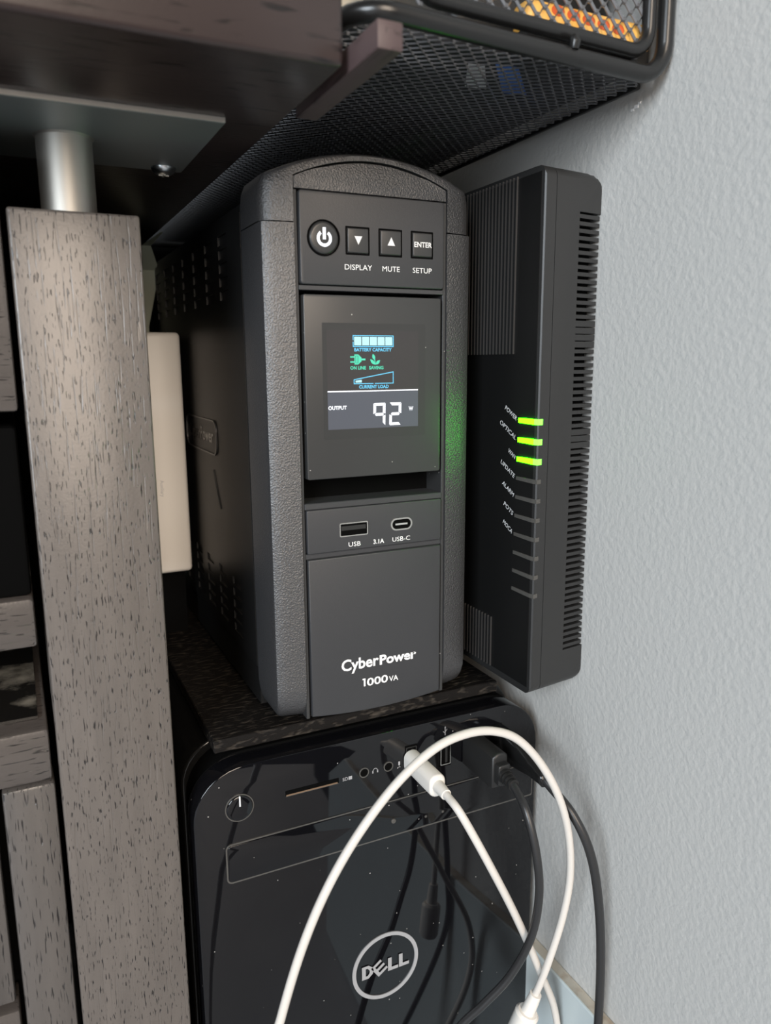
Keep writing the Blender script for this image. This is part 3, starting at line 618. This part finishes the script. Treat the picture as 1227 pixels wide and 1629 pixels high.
pp = obj('paper_sheet', loft(rows), 'paper')
tag(pp, 'pale green folded paper sheet showing behind the desk leg', 'paper')

# ------------------------------------------------------------------ wire mesh basket
bk = thing('wire_mesh_basket', 'black wire mesh basket beside the desk edge, against the wall', 'basket', (0.03, 0.05, 0.2822))
BZ = 0.2858; RR = 0.0033
def frame_path(x0, x1, z0, z1, y, rad, back=None):
    out = []
    for (cx, cz, a0) in ((x0 + rad, z0 + rad, 180), (x1 - rad, z0 + rad, 270), (x1 - rad, z1 - rad, 0), (x0 + rad, z1 - rad, 90)):
        for k in range(7):
            a = math.radians(a0 + 15 * k); out.append((cx + rad * math.cos(a), y(cx), cz + rad * math.sin(a)))
    out.append(out[0]); out.append(out[1]); return out
yb = lambda x: -0.0720 + (x + 0.03) * 0.055
XL, XRr = -0.0400, 0.0958
# bottom rod: comes from the back along the left, turns at the front, up at the wall corner
rod = [(XL, 0.45, BZ), (XL, -0.040, BZ), (XL, -0.056, BZ + 0.0004)]
for k in range(7):
    a = math.radians(180 + 15 * k); rod.append((XL + 0.014 + 0.014 * math.cos(a), -0.058 + 0.0145 * math.sin(a), BZ))
rod += [(0.02, yb(0.02), BZ), (0.0838, yb(0.0838), BZ)]
for k in range(1, 7):
    a = math.radians(270 + 15 * k); rod.append((0.0838 + 0.0120 * math.cos(a), yb(0.09), BZ + 0.0120 + 0.0120 * math.sin(a)))
rod += [(XRr, yb(XRr), 0.40)]
obj('base_rod', tube(rod, RR, 14), 'wire', bk, True)
inr = [(-0.018, yb(-0.018) + 0.002, 0.40)]
for k in range(7):
    a = math.radians(180 + 15 * k); inr.append((-0.008 + 0.010 * math.cos(a), yb(-0.008) + 0.002, BZ + 0.0082 + 0.010 + 0.010 * math.sin(a)))
for k in range(7):
    a = math.radians(270 + 15 * k); inr.append((0.0800 + 0.0085 * math.cos(a), yb(0.08) + 0.002, BZ + 0.0082 + 0.0085 + 0.0085 * math.sin(a)))
inr.append((0.0885, yb(0.0885) + 0.002, 0.40))
obj('front_rod', tube(inr, 0.0027, 12), 'wire', bk, True)
obj('weld_tab', tube([(0.0480, yb(0.048) - 0.0022, BZ + 0.0060), (0.0480, yb(0.048) - 0.0026, BZ + 0.0040), (0.0480, yb(0.048) - 0.0022, BZ + 0.0018)], [0.0016, 0.0022, 0.0018], 10), 'wire', bk, True)
obj('back_rod', tube([(XL, 0.45, BZ), (0.0958, 0.45, BZ)], RR, 10), 'wire', bk, True)
obj('wall_rod', tube([(0.0955, -0.052, BZ + 0.001), (0.0958, 0.45, BZ)], 0.0015, 10), 'wire', bk, True)
def expanded(u0, u1, v0, v1, pu, pv, wd, th, to3, sl=0.0):
    """expanded-metal sheet: staggered strands that meet at the knots"""
    bm = bmesh.new(); nv = int((v1 - v0) / pv); nu = int((u1 - u0) / (pu / 2))
    for r_ in range(nv):
        for sgn in (1, -1):
            vc = v0 + r_ * pv + (0 if sgn == 1 else pv / 2)
            prev = None
            for c_ in range(nu + 1):
                up = ((c_ + r_ * 0) % 2 == 0)
                vv_ = vc + (pv * 0.23 if (up == (sgn == 1)) else -pv * 0.23)
                uu = u0 + c_ * pu / 2; w2 = wd / 2; tl = th * (0.5 if up else -0.5) * sgn
                rg_ = []
                for du in (-pu * 0.10, pu * 0.10):
                    rg_.append([bm.verts.new(to3(uu + du, vv_ + a_, b_ + tl - sl * a_)) for a_, b_ in ((-w2, -th / 2), (w2, -th / 2), (w2, th / 2), (-w2, th / 2))])
                for A_, B_ in ([(prev, rg_[0])] if prev else []) + [(rg_[0], rg_[1])]:
                    for i in range(4): bm.faces.new((A_[i], A_[(i + 1) % 4], B_[(i + 1) % 4], B_[i]))
                prev = rg_[1]
    return bm
o = obj('floor_mesh', expanded(-0.0385, 0.0950, -0.064, 0.445, 0.0056, 0.0060, 0.00075, 0.0005, lambda a, b, c_: (a, b, BZ + 0.0006 + c_), 0.0), 'mesh', bk); o['kind'] = 'stuff'
o = obj('front_mesh', expanded(-0.0175, 0.0880, BZ + 0.008, 0.40, 0.0070, 0.0062, 0.0011, 0.0005, lambda a, b, c_: (a, yb(a) + 0.0035 + c_, b), 0.5), 'mesh', bk); o['kind'] = 'stuff'
# things lying in it
sn = thing('snack_pack', 'orange pack with red print lying in the wire basket', 'pack', (0.06, -0.04, 0.2868))
obj('wrapper', box(0.034, 0.0935, -0.0605, -0.0500, 0.2955, 0.3062, 0.0022, 3), 'orange', sn, True)
obj('base_band', box(0.0345, 0.0930, -0.0600, -0.0505, 0.2872, 0.2972), 'bplug', sn)
for k in range(5):
    obj('printed_spot', disc((0.0475 + 0.0072 * k, 0.3035 - 0.0004 * k), 0.0030, -0.0607, -0.060, 16, rz=0.0019), 'red', sn)
po = thing('dark_pouch', 'flat dark pouch with blue and white print on the basket floor', 'pouch', (0.02, 0.06, 0.2868))
obj('pouch_body', box(-0.030, 0.092, -0.047, 0.44, 0.2900, 0.2990, 0.003, 2), 'greyitem', po, True)
obj('blue_print', loft([[(x, y, z) for x, y in ((0.034, -0.040), (0.044, -0.041), (0.066, -0.016), (0.055, -0.014))] for z in (0.2898, 0.2901)]), 'blue', po)
obj('white_print', loft([[(x, y, z) for x, y in ((0.024, -0.036), (0.031, -0.037), (0.046, -0.015), (0.036, -0.014))] for z in (0.2898, 0.2901)]), 'paleprint', po)
bc = thing('black_case', 'soft black case standing behind the basket front mesh', 'case', (0.05, 0.0, 0.2992))
obj('case_body', box(0.014, 0.092, -0.040, 0.045, 0.2992, 0.39, 0.006, 3), 'bplug', bc, True)
obj('zip', box(0.0135, 0.0925, -0.0405, 0.0455, 0.360, 0.3625), 'ledoff', bc)
wv = thing('woven_box', 'beige woven box standing in the back of the wire basket', 'box', (0.0, 0.1, 0.300))
obj('box_body', box(-0.034, 0.03, 0.06, 0.13, 0.3005, 0.40, 0.002, 2), 'beige', wv)
for k in range(12): obj('weave_strip', box(-0.0345, 0.0305, 0.0592, 0.0600, 0.3020 + k * 0.008, 0.3040 + k * 0.008), 'beige2', wv)

# ------------------------------------------------------------------ cables
def cable(name, label, cat, base, pts, rad, m):
    o = thing(name, label, cat, base)
    obj('cord', tube(spline(pts, 8), rad, 14), m, o, 'all'); return o
c = cable('white_charging_cable', 'white cable plugged straight into the computer front with a white plug', 'cable', (0.018, -0.03, -0.02),
          [(0.0178, -0.031, -0.0200), (0.0179, -0.037, -0.0207), (0.0198, -0.046, -0.0255), (0.0316, -0.052, -0.0509), (0.0487, -0.050, -0.0852), (0.0697, -0.043, -0.1294), (0.0870, -0.036, -0.1700), (0.0890, -0.040, -0.2200), (0.07, -0.06, -0.30), (0.02, -0.08, -0.397)], 0.0019, 'wcable')
obj('plug', slab(rrect(0.0135, 0.0221, -0.0258, -0.0145, 0.0038, 6), -0.0275, -0.0006, 0.0012), 'wplastic', c, True)
obj('strain_relief', tube([(0.0178, -0.0270, -0.0200), (0.0178, -0.0310, -0.0200), (0.0178, -0.0352, -0.0204)], [0.0031, 0.0028, 0.0026], 16), 'wplastic', c, True)
c = cable('white_looped_cable', 'white cable arching in a tall loop in front of the computer', 'cable', (0.0, -0.06, -0.16),
          [(-0.094, -0.064, -0.397), (-0.090, -0.062, -0.20), (-0.0779, -0.062, -0.100), (-0.0727, -0.062, -0.0788), (-0.0632, -0.062, -0.0510), (-0.0521, -0.062, -0.0281), (-0.0383, -0.062, -0.0082), (-0.0214, -0.062, 0.0093), (-0.0041, -0.062, 0.0205), (0.0108, -0.062, 0.0238), (0.0249, -0.062, 0.0220), (0.0381, -0.062, 0.0149), (0.0511, -0.062, -0.0002), (0.0617, -0.062, -0.0193), (0.0698, -0.060, -0.0420), (0.0742, -0.057, -0.0669), (0.0732, -0.054, -0.0910), (0.0690, -0.050, -0.1172), (0.0661, -0.047, -0.1324), (0.0630, -0.044, -0.1455)], 0.00185, 'wcable')
d = (Vector((0.0587, -0.041, -0.1612)) - Vector((0.0661, -0.047, -0.1324))).normalized(); p0 = Vector((0.0650, -0.0460, -0.1375))
obj('strain_relief', tube([p0, p0 + d * 0.006, p0 + d * 0.012], [0.0030, 0.0034, 0.0036], 16), 'wplastic', c, True)
obj('plug', tube([p0 + d * 0.0115, p0 + d * 0.013, p0 + d * 0.030, p0 + d * 0.032], [0.0050, 0.0062, 0.0062, 0.0050], 20), 'wplastic', c, True)
c = cable('black_usb_cable', 'black cable with boxy ribbed plug in the computer front, curling down left', 'cable', (0.052, -0.04, -0.022),
          [(0.0520, -0.036, -0.0212), (0.0521, -0.042, -0.0232), (0.0514, -0.052, -0.0300), (0.0531, -0.058, -0.0480), (0.0554, -0.058, -0.0701), (0.0546, -0.054, -0.0954), (0.0475, -0.048, -0.1183), (0.0365, -0.042, -0.1350), (0.0259, -0.036, -0.1495), (0.0080, -0.030, -0.175), (-0.01, -0.035, -0.25), (-0.03, -0.06, -0.397)], 0.0020, 'bcable')
pgp = obj('plug', slab([(0.0478, -0.0290), (0.0566, -0.0290), (0.0566, -0.0130), (0.0540, -0.0112), (0.0504, -0.0112), (0.0478, -0.0130)], -0.0285, -0.0006, 0.0012), 'bplug', c, True)
obj('plug_shoulder', slab(rrect(0.0488, 0.0556, -0.0262, -0.0155, 0.001, 2), -0.0325, -0.0280, 0.0008), 'bplug', c, True)
for k in range(4): obj('relief_ring', tube([(0.0521, -0.0325 - 0.0021 * k, -0.0209 - 0.0003 * k), (0.0521, -0.0338 - 0.0021 * k, -0.0210 - 0.0003 * k)], 0.0038 - 0.0003 * k, 16), 'bplug', c, True)
c = cable('black_tapered_cable', 'black cable with glossy tapered plug, hanging nearest the wall', 'cable', (0.069, -0.04, -0.02),
          [(0.0690, -0.040, -0.0222), (0.0700, -0.044, -0.0245), (0.0744, -0.057, -0.0343), (0.0801, -0.064, -0.0525), (0.0849, -0.066, -0.0797), (0.0880, -0.066, -0.1120), (0.0904, -0.064, -0.1505), (0.0900, -0.064, -0.20), (0.07, -0.09, -0.30), (0.04, -0.12, -0.397)], 0.0022, 'bcable')
obj('plug', loft([[(0.0689 + a_ * sx, y, -0.0195 + dz + b_ * sz) for a_, b_ in [(math.cos(q) * abs(math.cos(q)) ** -0.35 if abs(math.cos(q)) > 1e-6 else 0, math.sin(q) * abs(math.sin(q)) ** -0.35 if abs(math.sin(q)) > 1e-6 else 0) for q in [2 * math.pi * (k + 0.5) / 24 for k in range(24)]]] for y, sx, sz, dz in ((-0.0006, 0.0046, 0.0080, 0), (-0.016, 0.0048, 0.0082, 0.0002), (-0.024, 0.0045, 0.0070, 0.0), (-0.032, 0.0036, 0.0046, -0.0012), (-0.040, 0.0030, 0.0032, -0.0028), (-0.0425, 0.0029, 0.0030, -0.0034))]), 'bgloss', c, 'all')
